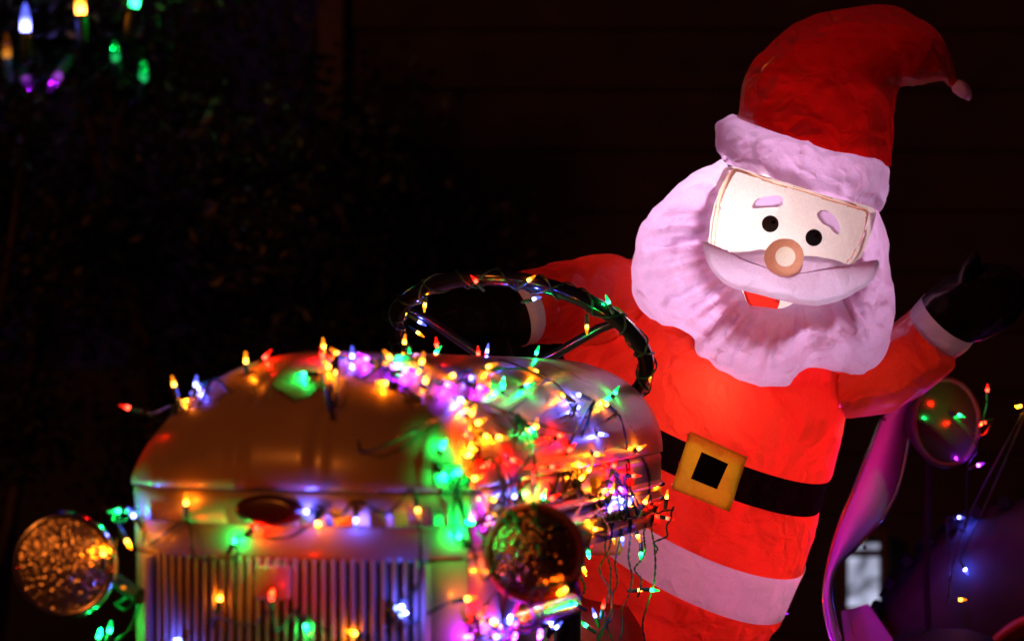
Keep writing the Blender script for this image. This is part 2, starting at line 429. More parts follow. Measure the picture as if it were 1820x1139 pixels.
# collar below the nose and the skirt along the sides, one band with a rolled bead
def skirt_plan(n=80):
    pts = []
    for i in range(24): pts.append((-W0 - .010 * (1 - i / 23), HL - (HL - NOSE) * i / 23))
    for i in range(1, 60):
        th = PI - PI * i / 60; c = math.cos(th); cu = math.copysign(abs(c) ** .74, c)
        tt = 0
        pts.append((W0 * cu, .085 * abs(c) ** 2.6))
    # blend corner to the sides
    for i in range(24): pts.append((W0 + .010 * i / 23, NOSE + (HL - NOSE) * i / 23))
    return pts
plan = skirt_plan()
def plan_smooth(pl, k=2):
    pl = list(pl)
    for _ in range(k):
        q = pl[:]
        for i in range(1, len(pl) - 1): q[i] = tuple((pl[i - 1][a] + 2 * pl[i][a] + pl[i + 1][a]) / 4 for a in range(2))
        pl = q
    return pl
plan = plan_smooth(plan)
prof = [(-.003, HB - .002), (-.001, HB - .004), (.001, HB - .010), (.000, HB - .018), (.0, HB - .05), (.003, HB - .053), (.006, HB - .058), (.003, HB - .063), (.0, HB - .066),
        (.0, HB - .074), (.005, HB - .079), (.007, HB - .083), (.004, HB - .088), (0, HB - .092), (-.004, HB - .094)]
def sweep(pl, pr, side_only=None):
    V = []
    for i, (u, v) in enumerate(pl):
        a = pl[max(i - 1, 0)]; b = pl[min(i + 1, len(pl) - 1)]
        tx, ty = b[0] - a[0], b[1] - a[1]; l = math.hypot(tx, ty) or 1; nx, ny = ty / l, -tx / l
        for d, z in pr: V.append(T(u + nx * d, v + ny * d, z))
    return V, grid_faces(len(pl), len(pr))
# outward is -v at the nose: travelling left side -> nose -> right side
V, F = sweep(plan, [(d, z) for d, z in prof[:5]]+[(0,HB-.048)]); cl = mesh('nose_collar', V, F, M_shell, tractor); solid(V, F)
rs = [p for p in plan if p[0] > 0 and p[1] > .10]; ls = [p for p in plan if p[0] < 0 and p[1] > .10]
for s in (rs, ls):
    V, F = sweep(s, [(0, HB - .049)] + prof[5:] + [(-.002, HB - .13)]); mesh('side_skirt', V, F, M_shell, tractor); solid(V, F)
# chrome bead along the skirt
for s, n_ in ((rs, 0), (ls, 1)):
    for zz in (HB - .058, HB - .083):
        sg = 1 if s is rs else -1
        tube('trim_bead', [T(u + sg * .004, v, zz) for u, v in s], .0035, M_chrome, tractor, n=8)
# oval badge on the nose
V, F = lathe_geo([(.0001, .010), (.6, .010), (.8, .009), (.92, .006), (1, .0)], (0, 0, 0), (0, 0, 1), 40)
bc = (-.008, -.004, HB - .028)
V = [T(bc[0] + v.x * .052, bc[1] + .085 * abs((bc[0] + v.x * .05) / W0) ** 3.5 - v.z - .001, bc[2] + v.y * .022) for v in V]
mesh('badge', V, F, M_badge, hood)
# grille shell: header, pillars, bars, centre block
GW, GT = .205, HB - .100
V, F = sweep([p for p in plan if p[1] < .26 ], [(-.002, HB - .0482), (-.001, HB - .060), (-.002, HB - .090), (-.006, HB - .098), (-.03, HB - .100)])
mesh('grille_header', V, F, M_shell, tractor); solid(V, F)
for sg in (-1, 1):
    pl = [p for p in plan if sg * p[0] > GW - .002 and p[1] < .30]
    V, F = sweep(pl, [(-.003, HB - .0985), (-.003, HB - .3), (-.004, HB - .58)])
    # inner return
    mesh('grille_pillar', V, F, M_shell, tractor); solid(V, F)
    V, F = box_geo((sg * (GW + .002), .115, HB - .34), (.003, .090, .24), T); mesh('pillar_return', V, F, M_shell, tractor, smooth=False)
bar0 = None
nb = 29
for i in range(nb):
    u = -GW + .012 + (2 * GW - .024) * i / (nb - 1)
    vv = .012 + .085 * abs(u / W0) ** 3.5
    if bar0 is None:
        V, F = box_geo((0, 0, -.23), (.0031, .010, .24), bev=.0015)
        bar0 = mesh('grille_bar', V, F, M_bar); bar0.parent = tractor; o = bar0
    else:
        o = bar0.copy(); C.objects.link(o)
    o.location = (u, vv, HB - .104); 
V, F = box_geo((-.003, .004, HB - .128), (.026, .012, .024), T, bev=.004); mesh('centre_block', V, F, M_shell, tractor); solid(V, F)
V, F = box_geo((0, .19, HB - .34), (GW - .002, .006, .24), T); mesh('radiator', V, F, M_dark, tractor, smooth=False)
solid([T(-GW, .03, HB - .1), T(GW, .03, HB - .1), T(GW, .03, HB - .6), T(-GW, .03, HB - .6)], [(0, 1, 2, 3)])
V, F = box_geo((0, .05, HB - .605), (W0 - .005, .055, .025), T, bev=.01); mesh('grille_base', V, F, M_shell, tractor)
# bodywork behind: engine, tank, dash, frame
V, F = box_geo((0, .58, .86), (.115, .40, .20), T, bev=.03); mesh('engine_block', V, F, M_dark, tractor); solid(V, F)
V, F = box_geo((0, 1.45, .72), (.15, .50, .18), T, bev=.05); mesh('gearbox', V, F, M_red, tractor)
V, F = box_geo((0, HL - .02, 1.18), (.20, .012, .15), T, bev=.01); mesh('dash_panel', V, F, M_red, tractor); solid(V, F)
for vv, rr_ in ((.36, .016), (.50, .016), (.64, .016), (.78, .016)):
    tube('exhaust_stub', [T(.115, vv, 1.0), T(.155, vv, 1.0), T(.18, vv + .03, .98)], rr_, M_dark, tractor)
tube('manifold', [T(.18, .30, .985), T(.185, .55, .98), T(.18, .85, .97), T(.15, .95, .85)], .024, M_steel, tractor, n=14)
tube('brake_rod', [T(.21, .22, 1.02), T(.21, .22, .62)], .010, M_steel, tractor, n=12)
tube('coolant_pipe', [T(.225, .30, 1.08), T(.228, .33, .99), T(.225, .34, .60)], .014, M_steel, tractor, n=12)
V, F = box_geo((0, .25, .50), (.035, .05, .10), T, bev=.01); mesh('axle_pivot', V, F, M_red, tractor)
tube('front_axle', [T(-.52, .25, .42), T(-.3, .25, .47), T(.3, .25, .47), T(.52, .25, .42)], .03, M_red, tractor, n=10)
def wheel(u, v, r_, wd, axis=lat, rim=.6, name='front_wheel'):
    c = T(u, v, r_)
    k = bpy.data.objects.new(name, None); C.objects.link(k); k.parent = tractor
    k.location = inv(tractor) @ c
    pr = [(r_ * rim, -wd * .4), (r_ * (rim + .1), -wd * .5), (r_ * .88, -wd * .5), (r_ * .96, -wd * .42), (r_, -wd * .2), (r_, wd * .2), (r_ * .96, wd * .42), (r_ * .88, wd * .5), (r_ * (rim + .1), wd * .5), (r_ * rim, wd * .4)]
    lathe('tyre', pr, c, axis, M_rubber, k, 48)
    lathe('rim', [(.001, -.02), (r_ * .3, -.02), (r_ * .45, .01), (r_ * .58, -wd * .3), (r_ * rim, -wd * .42), (r_ * rim, wd * .42), (r_ * .57, wd * .3), (.001, 0.0)], c, axis, M_red, k, 40)
wheel(-.60, .25, .30, .11); wheel(.60, .25, .30, .11)
wheel(-.60, 2.45, .38, .24, name='rear_wheel'); wheel(.60, 2.45, .38, .24, name='rear_wheel')
V, F = box_geo((0, 2.45, .38), (.46, .07, .07), T, bev=.03); mesh('rear_axle', V, F, M_red, tractor)
# seat pan under the figure
V, F = lathe_geo([(.001, .0), (.12, .005), (.19, .03), (.21, .08), (.215, .085), (.19, .045), (.12, .02), (.001, .012)], P(1220, 1260, 5.16), (0, 0, 1), 32)
mesh('seat', V, F, M_steel, tractor)
tube('seat_post', [P(1220, 1262, 5.16), T(.0, 1.6, .80)], .02, M_dark, tractor)

# headlights
def headlight(px, py, d, r_, tint_dark=False, yaw=0.0):
    c = P(px, py, d); ax = Vector((math.sin(yaw), -math.cos(yaw), 0.02)).normalized()
    k = mesh('headlight', *lathe_geo([(.001, -.105), (r_ * .35, -.10), (r_ * .68, -.075), (r_ * .92, -.035), (r_ * 1.0, -.006), (r_ * 1.0, .0)], c, ax, 48), M_shell if not tint_dark else M_red, tractor)
    V, F = lathe_geo([(r_ * 1.0, -.008), (r_ * 1.06, -.006), (r_ * 1.08, .002), (r_ * 1.05, .010), (r_ * .97, .013), (r_ * .93, .009)], c, ax, 56)
    mesh('rim', V, F, M_chrome if not tint_dark else M_red, k)
    a_ = ax.orthogonal().normalized(); b_ = ax.cross(a_); V, F = [], []; NL = 96
    for i in range(NL + 1):
        for j in range(NL + 1):
            x = (i / NL * 2 - 1); y = (j / NL * 2 - 1)
            x, y = x * math.sqrt(1 - y * y / 2), y * math.sqrt(1 - x * x / 2)
            X, Y = x * r_ * .95, y * r_ * .95
            q = Vector((X / .0075, Y / .0062, 3.3 + px)); dd = noise.voronoi(q)[0][0]
            V.append(c + a_ * X + b_ * Y + ax * (.006 + .019 * (1 - x * x - y * y) + .0012 * (1 - dd * dd * 1.6) * 2.3))
    F = grid_faces(NL + 1, NL + 1)
    mesh('lens', V, F, M_lens2 if tint_dark else M_lens, k)
    V, F = lathe_geo([(r_ * 1.08, -.1), (r_ * 1.08, .012), (.001, .026)], c, ax, 24); solid(V, F)
    return k
headlight(116, 1003, 3.60, .0705, yaw=-.05)
headlight(950, 983, 3.52, .0655, True, yaw=-.02)
tube('lamp_bracket', [P(150, 1010, 3.70), P(205, 1030, 3.68), P(250, 1060, 3.62)], .012, M_dark, tractor)
tube('lamp_bracket', [P(940, 1010, 3.62), P(900, 1090, 3.66), P(850, 1120, 3.66)], .012, M_dark, tractor)

# steering wheel
SWc = P(925, 622, 4.60); SWr = .232
tl = rad(31)
ex = Vector((math.cos(rad(9)), -.10, -math.sin(rad(9)))).normalized()
# minor direction: towards the camera and up
ey = Vector((math.sin(rad(9)) * .55, -math.cos(tl), math.sin(tl)));  ey = (ey - ex * ey.dot(ex)).normalized()
ez = ex.cross(ey)
if ez.z < 0: ez = -ez
def rim_pt(a, off=0, ro=0): return SWc + ex * math.cos(a) * (SWr + off) + ey * math.sin(a) * (SWr + off) + ez * ro
nR, nr = 120, 18
V = []
for i in range(nR):
    a = 2 * PI * i / nR
    for j in range(nr):
        b = 2 * PI * j / nr; V.append(rim_pt(a, .0150 * math.cos(b), .0140 * math.sin(b)))
F = grid_faces(nR, nr, True, True)
sw = mesh('steering_wheel', V, F, M_black, tractor); solid(V, F)
hub = SWc - ez * .055
for a in (rad(40), rad(160), rad(280)):
    p = rim_pt(a)
    tube('spoke', [p, p * .8 + (SWc - ez * .01) * .2, p * .45 + (SWc - ez * .05) * .55, hub], .008, M_black, sw, n=10, rads=[.007, .009, .009, .011])
lathe('hub', [(.001, .018), (.022, .016), (.032, .005), (.034, -.015), (.022, -.03), (.02, -.05)], hub, ez, M_black, sw, 28)
tube('steering_column', [hub, hub * .5 + T(0, HL - .1, 1.1) * .5, T(0, HL - .15, 1.0)], .018, M_dark, tractor, n=12)

# rear fender: pale pressed sheet in front of the rear tyre, seen nearly edge on
fl = [(1585, 720), (1568, 742), (1545, 800), (1518, 870), (1492, 930), (1472, 1000), (1464, 1060), (1470, 1110), (1484, 1160), (1510, 1260)]
fr_ = [(1640, 690), (1622, 740), (1612, 800), (1598, 860), (1572, 915), (1528, 965), (1490, 1005), (1476, 1045), (1484, 1100), (1500, 1160), (1530, 1260)]
A = catmull(fl, 60); B = catmull(fr_, 60)
V = []
for i in range(61):
    t = i / 60; d0 = 5.65 - .2 * t; 
    for j in range(13):
        s = j / 12
        px = A[i][0] * (1 - s) + B[i][0] * s; py = A[i][1] * (1 - s) + B[i][1] * s
        V.append(P(px, py, d0 + .05 * s - .035 * math.sin(PI * s)))
F = grid_faces(61, 13)
fd = mesh('fender', V, F, M_fender, tractor); so = fd.modifiers.new('t', 'SOLIDIFY'); so.thickness = .006; so.offset = 1; solid(V, F)
tube('fender_bead', [P(a[0], a[1], 5.65 - .2 * i / 60) for i, a in enumerate(A)], .0045, M_chrome, fd, n=8)
tube('fender_bead', [P(b[0], b[1], 5.70 - .2 * i / 60) for i, b in enumerate(B)], .0045, M_chrome, fd, n=8)
for (x, y) in ((1559, 935), (1537, 972), (1572, 745)):
    lathe('rivet', [(.001, .004), (.003, .003), (.0045, 0)], P(x, y, 5.50), (0, -1, 0), M_dark, fd, 10)
# dark inner panel under the fender
V = [P(x, y, d) for d in (5.72, 5.735) for x, y in ((1495, 1085), (1543, 1072), (1625, 1190), (1510, 1210))]
mesh('fender_stay', V, [(0, 1, 2, 3), (7, 6, 5, 4), (0, 4, 5, 1), (1, 5, 6, 2), (2, 6, 7, 3), (3, 7, 4, 0)], M_fender, tractor, smooth=False)
# round rear work lamp standing behind the fender
wl = thing('work_lamp', 'round dark work lamp with a thin bright rim behind the pink fender', 'lamp', tuple(P(1680, 748, 5.6)))
ax = Vector((.55, -.83, .05)).normalized(); c = P(1680, 750, 5.6)
V, F = lathe_geo([(.001, -.09), (.05, -.08), (.085, -.03), (.098, 0)], c, ax, 48); mesh('bowl', V, F, M_dark, wl)
V, F = lathe_geo([(.096, -.004), (.102, .0), (.101, .007), (.094, .010), (.090, .006)], c, ax, 56); mesh('rim', V, F, M_dark, wl)
V, F = lathe_geo([(.094, .004), (.06, .012), (.03, .016), (.0005, .018)], c, ax, 48)
mesh('lens', V, F, paint('smoky_glass', (.02, .03, .025), .12, coat=1), wl); solid(V, F)
tube('post', [c - ax * .05, c - ax * .06 + Vector((0, 0, -.35)), Vector((c.x, c.y + .06, .0))], .007, M_rubber, wl)

# old tyre and drum lying behind on the right, only lit by the little lamps
ot = thing('old_tyre', 'big dark tyre on edge behind the fender with little lights over it', 'tyre', tuple(P(1885, 1235, 5.85)))
c = P(1885, 1235, 5.85); ax = Vector((-.22, -.97, .05)).normalized(); r_ = .46
pr = [(.20, -.09), (.235, -.11), (.38, -.12), (.43, -.10), (.46, -.05), (.46, .05), (.43, .10), (.38, .12), (.235, .11), (.20, .09)]
V, F = lathe_geo(pr, c, ax, 64); mesh('tyre_carcass', V, F, paint('faded_rubber', (.02, .018, .024), .7, bump=.3), ot); solid(V, F)
V, F = lathe_geo([(.198, .06), (.205, .115), (.195, .122), (.18, .105), (.16, .02), (.001, .0)], c, ax, 48); mesh('rim', V, F, M_red, ot); solid(V, F)
V, F = [], []
for i in range(44):
    a = 2 * PI * i / 44; u = ax.orthogonal().normalized(); vv = ax.cross(u)
    for sg in (-1, 1):
        a2 = a + (0.07 if sg > 0 else 0)
        rd = u * math.cos(a2) + vv * math.sin(a2); tn = ax.cross(rd)
        f = lambda x, y, z, rd=rd, tn=tn: c + rd * x + tn * y + ax * z
        box_geo((.462, 0, sg * .05), (.012, .012, .045), f, V, F)
mesh('tread', V, F, M_rubber, ot, smooth=False)

# ------------------------------------------------------------------ inflatable santa
SD = 5.10
santa = thing('inflatable_santa', 'glowing red inflatable santa leaning at the tractor steering wheel with one arm raised', 'inflatable', tuple(P(1220, 1240, SD)))
def loft(name, rows, m, parent=santa, nrow=40, nth=72, amp=.010, s=9, seed=0., capa=False, capb=False, full=True, pw=1.0):
    """rows: (Lx, Ly, Rx, Ry, depth, half depth, sag x, sag y)"""
    rs_ = catmull(rows, nrow)
    V = []
    for r in rs_:
        cx, cy = (r[0] + r[2]) / 2, (r[1] + r[3]) / 2; ax_, ay_ = (r[2] - r[0]) / 2, (r[3] - r[1]) / 2
        for j in range(nth):
            th = 2 * PI * j / nth; c_, s_ = math.cos(th), math.sin(th)
            V.append(P(cx + c_ * ax_ + s_ * r[6], cy + c_ * ay_ + s_ * r[7], r[4] - s_ * r[5]))
    F = grid_faces(len(rs_), nth, wrap_v=True)
    n = len(rs_)
    for flag, idx, rr_ in ((capa, 0, rs_[0]), (capb, n - 1, rs_[-1])):
        if flag:
            V.append(P((rr_[0] + rr_[2]) / 2, (rr_[1] + rr_[3]) / 2, rr_[4])); ci = len(V) - 1
            for j in range(nth): F.append((idx * nth + j, idx * nth + (j + 1) % nth, ci))
    if amp:
        base = V; Wd = displace(V, F, amp, s, seed)
        # keep the rings that meet a neighbour in place
        V = []
        for k, v in enumerate(base):
            i = k // nth
            e = 1.0
            if k < n * nth: e = min(1, .15 + min(i, n - 1 - i) / 3.0)
            V.append(v.lerp(Wd[k], e))
    return mesh(name, V, F, m, parent)

R_ = {
 'neck':   (1230, 480, 1510, 560, SD, .12, 0, 10),
 'sh':     (1110, 500, 1530, 640, SD, .20, 0, 30),
 'chest':  (1035, 570, 1512, 700, SD, .25, 0, 45),
 'belly':  (1000, 610, 1497, 770, SD, .27, 0, 50),
 'belt0':  (1005, 640, 1476, 848, SD, .265, 0, 51),
 'belt1':  (1015, 715, 1458, 905, SD, .255, 0, 52),
 'low':    (1025, 775, 1447, 960, SD, .25, 0, 58),
 'hem0':   (1040, 830, 1432, 1008, SD, .24, 0, 65),
 'hem1':   (1010, 900, 1395, 1090, SD, .235, 0, 65),
 'leg0':   (1020, 1000, 1345, 1165, SD, .22, 0, 60),
 'leg1':   (1080, 1180, 1300, 1270, SD, .17, 0, 30)}
g = lambda *k: [R_[x] for x in k]
coat = loft('coat', g('neck', 'sh', 'chest', 'belly', 'belt0'), M_coat, nrow=70, nth=110, amp=.007, s=6, seed=1)
belt = loft('belt', g('belt0', 'belt1'), M_belt, nrow=14, nth=110, amp=.007, s=8, seed=2)
skirt = loft('coat_skirt', g('belt1', 'low', 'hem0'), M_coat, nrow=30, nth=110, amp=.012, s=9, seed=3)
hem = loft('hem_band', g('hem0', 'hem1'), M_hem, nrow=18, nth=110, amp=.006, s=6, seed=4)
trousers = loft('trousers', g('hem1', 'leg0', 'leg1'), M_coat, nrow=34, nth=90, amp=.016, s=11, seed=5, capb=True)
# narrow stitched overlap along the top of the hem
def body_front(px, py, lift):
    """depth of the torso front near a pixel (torso rings interpolated)"""
    best = None
    for th_i in range(20, 161, 2):
        th = rad(th_i)
        for k in range(0, 61):
            r = BODY[k]
            cx, cy = (r[0] + r[2]) / 2, (r[1] + r[3]) / 2; ax_, ay_ = (r[2] - r[0]) / 2, (r[3] - r[1]) / 2
            x = cx - math.cos(th) * ax_ + math.sin(th) * r[6]; y = cy - math.cos(th) * ay_ + math.sin(th) * r[7]
            dd = (x - px) ** 2 + (y - py) ** 2
            if best is None or dd < best[0]: best = (dd, r[4] - math.sin(th) * r[5])
    return best[1] - lift
BODY = catmull(g('belly', 'belt0', 'belt1', 'low', 'hem0', 'hem1'), 60)
def patch(name, quad, m, parent, lift, n=14, thick=.0, seed=0., amp=.0):
    """four-cornered cloth patch laid on the torso front"""
    V = []
    for i in range(n + 1):
        for j in range(n + 1):
            s, t = i / n, j / n
            x = (quad[0][0] * (1 - s) + quad[1][0] * s) * (1 - t) + (quad[3][0] * (1 - s) + quad[2][0] * s) * t
            y = (quad[0][1] * (1 - s) + quad[1][1] * s) * (1 - t) + (quad[3][1] * (1 - s) + quad[2][1] * s) * t
            p = P(x, y, body_front(x, y, lift)); V.append(p + Vector((0, -1, 0)) * amp * crumple(p, 12, seed))
    o = mesh(name, V, grid_faces(n + 1, n + 1), m, parent)
    so = o.modifiers.new('t', 'SOLIDIFY'); so.thickness = .002; so.offset = 0
    return o
buckle = patch('buckle', [(1226, 766), (1328, 812), (1296, 909), (1193, 868)], M_gold, belt, .016, amp=.006, seed=2)
patch('buckle_hole', [(1247, 803), (1294, 824), (1274, 869), (1228, 850)], M_belt, belt, .023, n=8)

# sleeves, cuffs, mittens
loft('sleeve', [(1170, 440, 1110, 660, 5.08, .12, 8, 0), (1120, 458, 1085, 640, 5.04, .11, 10, 0), (1060, 458, 1030, 615, 4.98, .10, 14, 0), (1000, 468, 985, 608, 4.93, .09, 20, 0), (915, 490, 938, 612, 4.90, .085, 42, 2)],
     M_coat, nrow=36, nth=64, amp=.014, s=11, seed=6)
loft('cuff', [(915, 490, 938, 612, 4.90, .086, 42, 2), (908, 495, 930, 614, 4.89, .088, 36, 4), (900, 502, 924, 616, 4.89, .086, 30, 6)], M_hem, nrow=10, nth=64, amp=.006, s=10, seed=7)
mit = loft('mitten', [(900, 504, 924, 614, 4.89, .082, 30, 6), (865, 510, 868, 632, 4.88, .080, 8, 0), (820, 520, 815, 642, 4.86, .075, 0, 0), (775, 535, 775, 642, 4.85, .062, 0, 0), (748, 562, 750, 620, 4.84, .035, 0, 0), (742, 585, 742, 600, 4.84, .01, 0, 0)],
     M_mitt, nrow=30, nth=56, amp=.018, s=12, seed=8, capb=True)
loft('thumb', [(870, 600, 905, 600, 4.82, .035, 0, 0), (872, 640, 912, 635, 4.80, .035, 0, 0), (885, 668, 912, 662, 4.79, .022, 0, 0), (897, 678, 903, 678, 4.79, .005, 0, 0)], M_mitt, parent=mit, nrow=14, nth=32, amp=.008, s=14, seed=9, capb=True)
loft('sleeve', [(1478, 620, 1470, 745, 5.10, .12, 0, 0), (1540, 610, 1515, 744, 5.10, .12, 0, 0), (1588, 576, 1600, 724, 5.10, .11, 0, 0), (1612, 556, 1690, 662, 5.10, .10, -8, 8), (1620, 550, 1702, 634, 5.10, .09, -16, 10)],
     M_coat, nrow=34, nth=64, amp=.012, s=9, seed=10)
loft('cuff', [(1620, 549, 1702, 634, 5.10, .094, -16, 12), (1630, 537, 1717, 622, 5.10, .094, -16, 14), (1641, 524, 1732, 607, 5.10, .092, -15, 14)], M_hem, nrow=10, nth=64, amp=.004, s=8, seed=11)
mit2 = loft('mitten', [(1641, 526, 1730, 607, 5.10, .090, -15, 14), (1672, 500, 1768, 597, 5.10, .092, 0, 0), (1708, 480, 1800, 575, 5.10, .088, 0, 0), (1745, 470, 1818, 545, 5.10, .07, 0, 0), (1780, 470, 1822, 515, 5.10, .045, 0, 0), (1805, 485, 1815, 495, 5.10, .008, 0, 0)],
     M_mitt, nrow=30, nth=56, amp=.012, s=10, seed=12, capb=True)
loft('thumb', [(1700, 505, 1740, 490, 5.05, .035, 0, 0), (1708, 470, 1745, 466, 5.04, .035, 0, 0), (1722, 452, 1744, 452, 5.04, .02, 0, 0), (1731, 447, 1737, 447, 5.04, .004, 0, 0)], M_mitt, parent=mit2, nrow=14, nth=32, amp=.006, s=14, seed=13, capb=True)

# hat
hat = loft('hat', [(1308, 210, 1583, 296, 4.98, .150, 0, 6), (1316, 168, 1585, 240, 4.98, .145, 0, 4), (1328, 132, 1588, 195, 4.99, .135, 0, 0), (1352, 98, 1592, 165, 5.0, .13, 0, 0), (1388, 60, 1600, 153, 5.0, .12, 0, 0),
      (1440, 30, 1612, 151, 5.0, .11, 0, 0), (1505, 14, 1628, 150, 5.0, .10, 0, 0), (1575, 12, 1644, 148, 5.0, .085, 0, 0), (1635, 34, 1658, 145, 5.0, .07, 0, 0), (1672, 72, 1668, 143, 5.0, .055, 0, 0), (1690, 108, 1677, 143, 5.0, .03, 0, 0), (1697, 138, 1684, 150, 5.0, .01, 0, 0), (1704, 146, 1694, 155, 5.0, .007, 0, 0)],
      M_hat, nrow=110, nth=90, amp=.010, s=9, seed=14, capb=True)
loft('hat_tip', [(1702, 142, 1690, 154, 5.0, .008, 0, 0), (1712, 144, 1694, 163, 5.0, .012, 0, 0), (1723, 155, 1705, 172, 5.0, .012, 0, 0), (1727, 166, 1715, 177, 5.0, .009, 0, 0), (1727, 176, 1722, 180, 5.0, .003, 0, 0)], M_lilac_light, parent=hat, nrow=14, nth=24, amp=.004, s=30, seed=15, capa=True, capb=True)
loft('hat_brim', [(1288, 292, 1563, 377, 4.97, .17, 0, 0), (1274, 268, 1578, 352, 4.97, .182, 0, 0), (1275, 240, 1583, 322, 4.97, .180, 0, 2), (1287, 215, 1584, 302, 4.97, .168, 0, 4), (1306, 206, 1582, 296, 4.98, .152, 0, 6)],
     M_lilac_light, nrow=40, nth=120, amp=.024, s=8, seed=16)

# beard: puffed ring round the face (inner edge, outer edge, puff)
bp_ = [  # inner x, y, outer x, y, puff
 (1300, 302, 1285, 285, .02), (1282, 330, 1222, 318, .05), (1268, 375, 1162, 382, .08), (1262, 415, 1133, 428, .09), (1266, 444, 1120, 482, .10),
 (1284, 466, 1130, 530, .10), (1303, 488, 1172, 572, .09), (1318, 510, 1214, 602, .09), (1330, 540, 1238, 650, .09), (1358, 545, 1285, 684, .10), (1385, 548, 1342, 701, .10),
 (1404, 542, 1398, 692, .10), (1418, 532, 1440, 662, .085), (1455, 520, 1500, 664, .09), (1480, 506, 1555, 652, .10), (1500, 492, 1584, 600, .10), (1512, 474, 1593, 530, .09),
 (1525, 445, 1580, 470, .06), (1535, 415, 1578, 420, .04), (1543, 380, 1562, 372, .02)]
DI, DO = 4.81, 4.96
bc_ = catmull(bp_, 190)
V = []; nb_ = 64
for i, r in enumerate(bc_):
    ruf = 1 + .45 * noise.noise(Vector((i * .16, 3, 0))) + .05 * noise.noise(Vector((i * .5, 9, 0)))
    for j in range(nb_):
        al = PI * 1.22 * j / (nb_ - 1)
        s = (1 - math.cos(al)) / 2
        px = r[0] + (r[2] - r[0]) * s; py = r[1] + (r[3] - r[1]) * s
        d = DI + (DO - DI) * min(1, al / PI) - r[4] * ruf * math.sin(al) * (1 if al < PI else 1.2)
        V.append(P(px, py, d))
F = grid_faces(len(bc_), nb_)
V = displace(V, F, .018, 9.0, 17., wt=lambda c: min(1, max(.03, math.hypot((c.x / c.y * FPX + 910 - 1400) / 150, ((CAMZ - c.z) / c.y * FPX + 569.5 - 430) / 125) * 1.6 - 1.5)))
beard = mesh('beard', V, F, M_lilac_light, santa)
# back of the head
V = []; nrr = 12
cxh, cyh = 1375, 470
for i in range(nrr + 1):
    q = i / nrr
    for r in bc_:
        ph = q * PI / 2
        V.append(P(cxh + (r[2] - cxh) * math.cos(ph) * .985, cyh + (r[3] - cyh) * math.cos(ph) * .985, DO + .03 + .20 * math.sin(ph)))
mesh('head_back', V, grid_faces(nrr + 1, len(bc_)), M_lilac_light, santa)

# face panel
fo = [(1300, 300), (1360, 316), (1430, 338), (1490, 356), (1548, 372), (1548, 400), (1534, 440), (1508, 490), (1470, 530), (1438, 555), (1390, 560), (1330, 556), (1292, 520), (1266, 480), (1254, 430), (1262, 370), (1282, 320)]
FC = (1402, 420)
fo_c = catmull(fo, 120, True)
def face_depth(x, y):
    q = min(1.15, math.hypot((x - FC[0]) / 165, (y - FC[1]) / 140))
    return 4.765 + .05 * q * q
V = []
nfr = 40
for i in range(nfr + 1):
    q = i / nfr
    for (x, y) in fo_c:
        xx = FC[0] + (x - FC[0]) * q * 1.03; yy = FC[1] + (y - FC[1]) * q * 1.03
        p = P(xx, yy, face_depth(xx, yy)); V.append(p + Vector((0, -1, 0)) * .004 * crumple(p, 9, 20.))
face = mesh('face', V, grid_faces(nfr + 1, 120, wrap_v=True, flip=True), M_face, santa)
def decal(name, pts, m, parent, lift=.004, n=40, c=None, rings=6):
    c = c or (sum(p[0] for p in pts) / len(pts), sum(p[1] for p in pts) / len(pts))
    pc = catmull(pts, n, True); V = []
    for i in range(rings + 1):
        q = i / rings
        for (x, y) in pc:
            xx = c[0] + (x - c[0]) * q; yy = c[1] + (y - c[1]) * q
            V.append(P(xx, yy, face_depth(xx, yy) - lift))
    return mesh(name, V, grid_faces(rings + 1, n, wrap_v=True, flip=True), m, parent)
circ = lambda cx, cy, r_, n=12, k=1.0: [(cx + r_ * math.cos(2 * PI * i / n), cy + r_ * k * math.sin(2 * PI * i / n)) for i in range(n)]
EYES = []
for (x, y) in ((1369, 398), (1446.5, 422.5)):
    e = decal('eye', circ(x, y, 15), M_eye, face, .005, rings=14)
    decal('eye_glint', circ(x + 5.5, y - 3, 4.6), M_glint, e, .0065, 20); EYES.append((e, x + 5.5, y - 3))
decal('eyebrow', [(1337, 370), (1339, 361), (1348, 353), (1365, 349), (1384, 348), (1391, 353), (1391, 362), (1384, 368), (1365, 369), (1350, 370)], M_glint, face, .005)
decal('eyebrow', [(1452, 382), (1457, 375), (1467, 374), (1480, 381), (1489, 393), (1493, 408), (1490, 416), (1483, 414), (1474, 404), (1459, 395)], M_glint, face, .005)
decal('mouth', [(1322, 512), (1350, 512), (1384, 520), (1382, 548), (1366, 549), (1334, 545)], M_mouth, face, .004)
# peach piping round the face
edge = catmull([(1296, 330 + 110), (1262, 432)][:0] + [(1264, 436), (1268, 395), (1276, 350), (1290, 318), (1304, 300), (1330, 306), (1380, 324), (1430, 338), (1480, 354), (1520, 366), (1543, 374), (1541, 395), (1532, 425), (1520, 450), (1502, 472)], 110)
V = []; PIP_OUT = []
for i, (x, y) in enumerate(edge):
    a = edge[max(i - 1, 0)]; b = edge[min(i + 1, len(edge) - 1)]; tx, ty = b[0] - a[0], b[1] - a[1]; l = math.hypot(tx, ty); nx, ny = -ty / l, tx / l
    t_ = i / 110; wd = 9 if t_ < .3 else (5.5 if t_ < .75 else 3.5)
    wd *= 1 + .25 * noise.noise(Vector((i * .35, 0, 0)))
    PIP_OUT.append((x + nx * wd * .8, y + ny * wd * .8))
    for k in range(6):
        q = k / 5 * 2 - 1
        V.append(P(x + nx * wd * .5 * (q + 1), y + ny * wd * .5 * (q + 1), 4.803 - .004 * (1 - q * q)))
mesh('face_piping', V, grid_faces(len(edge), 6), M_piping, face)

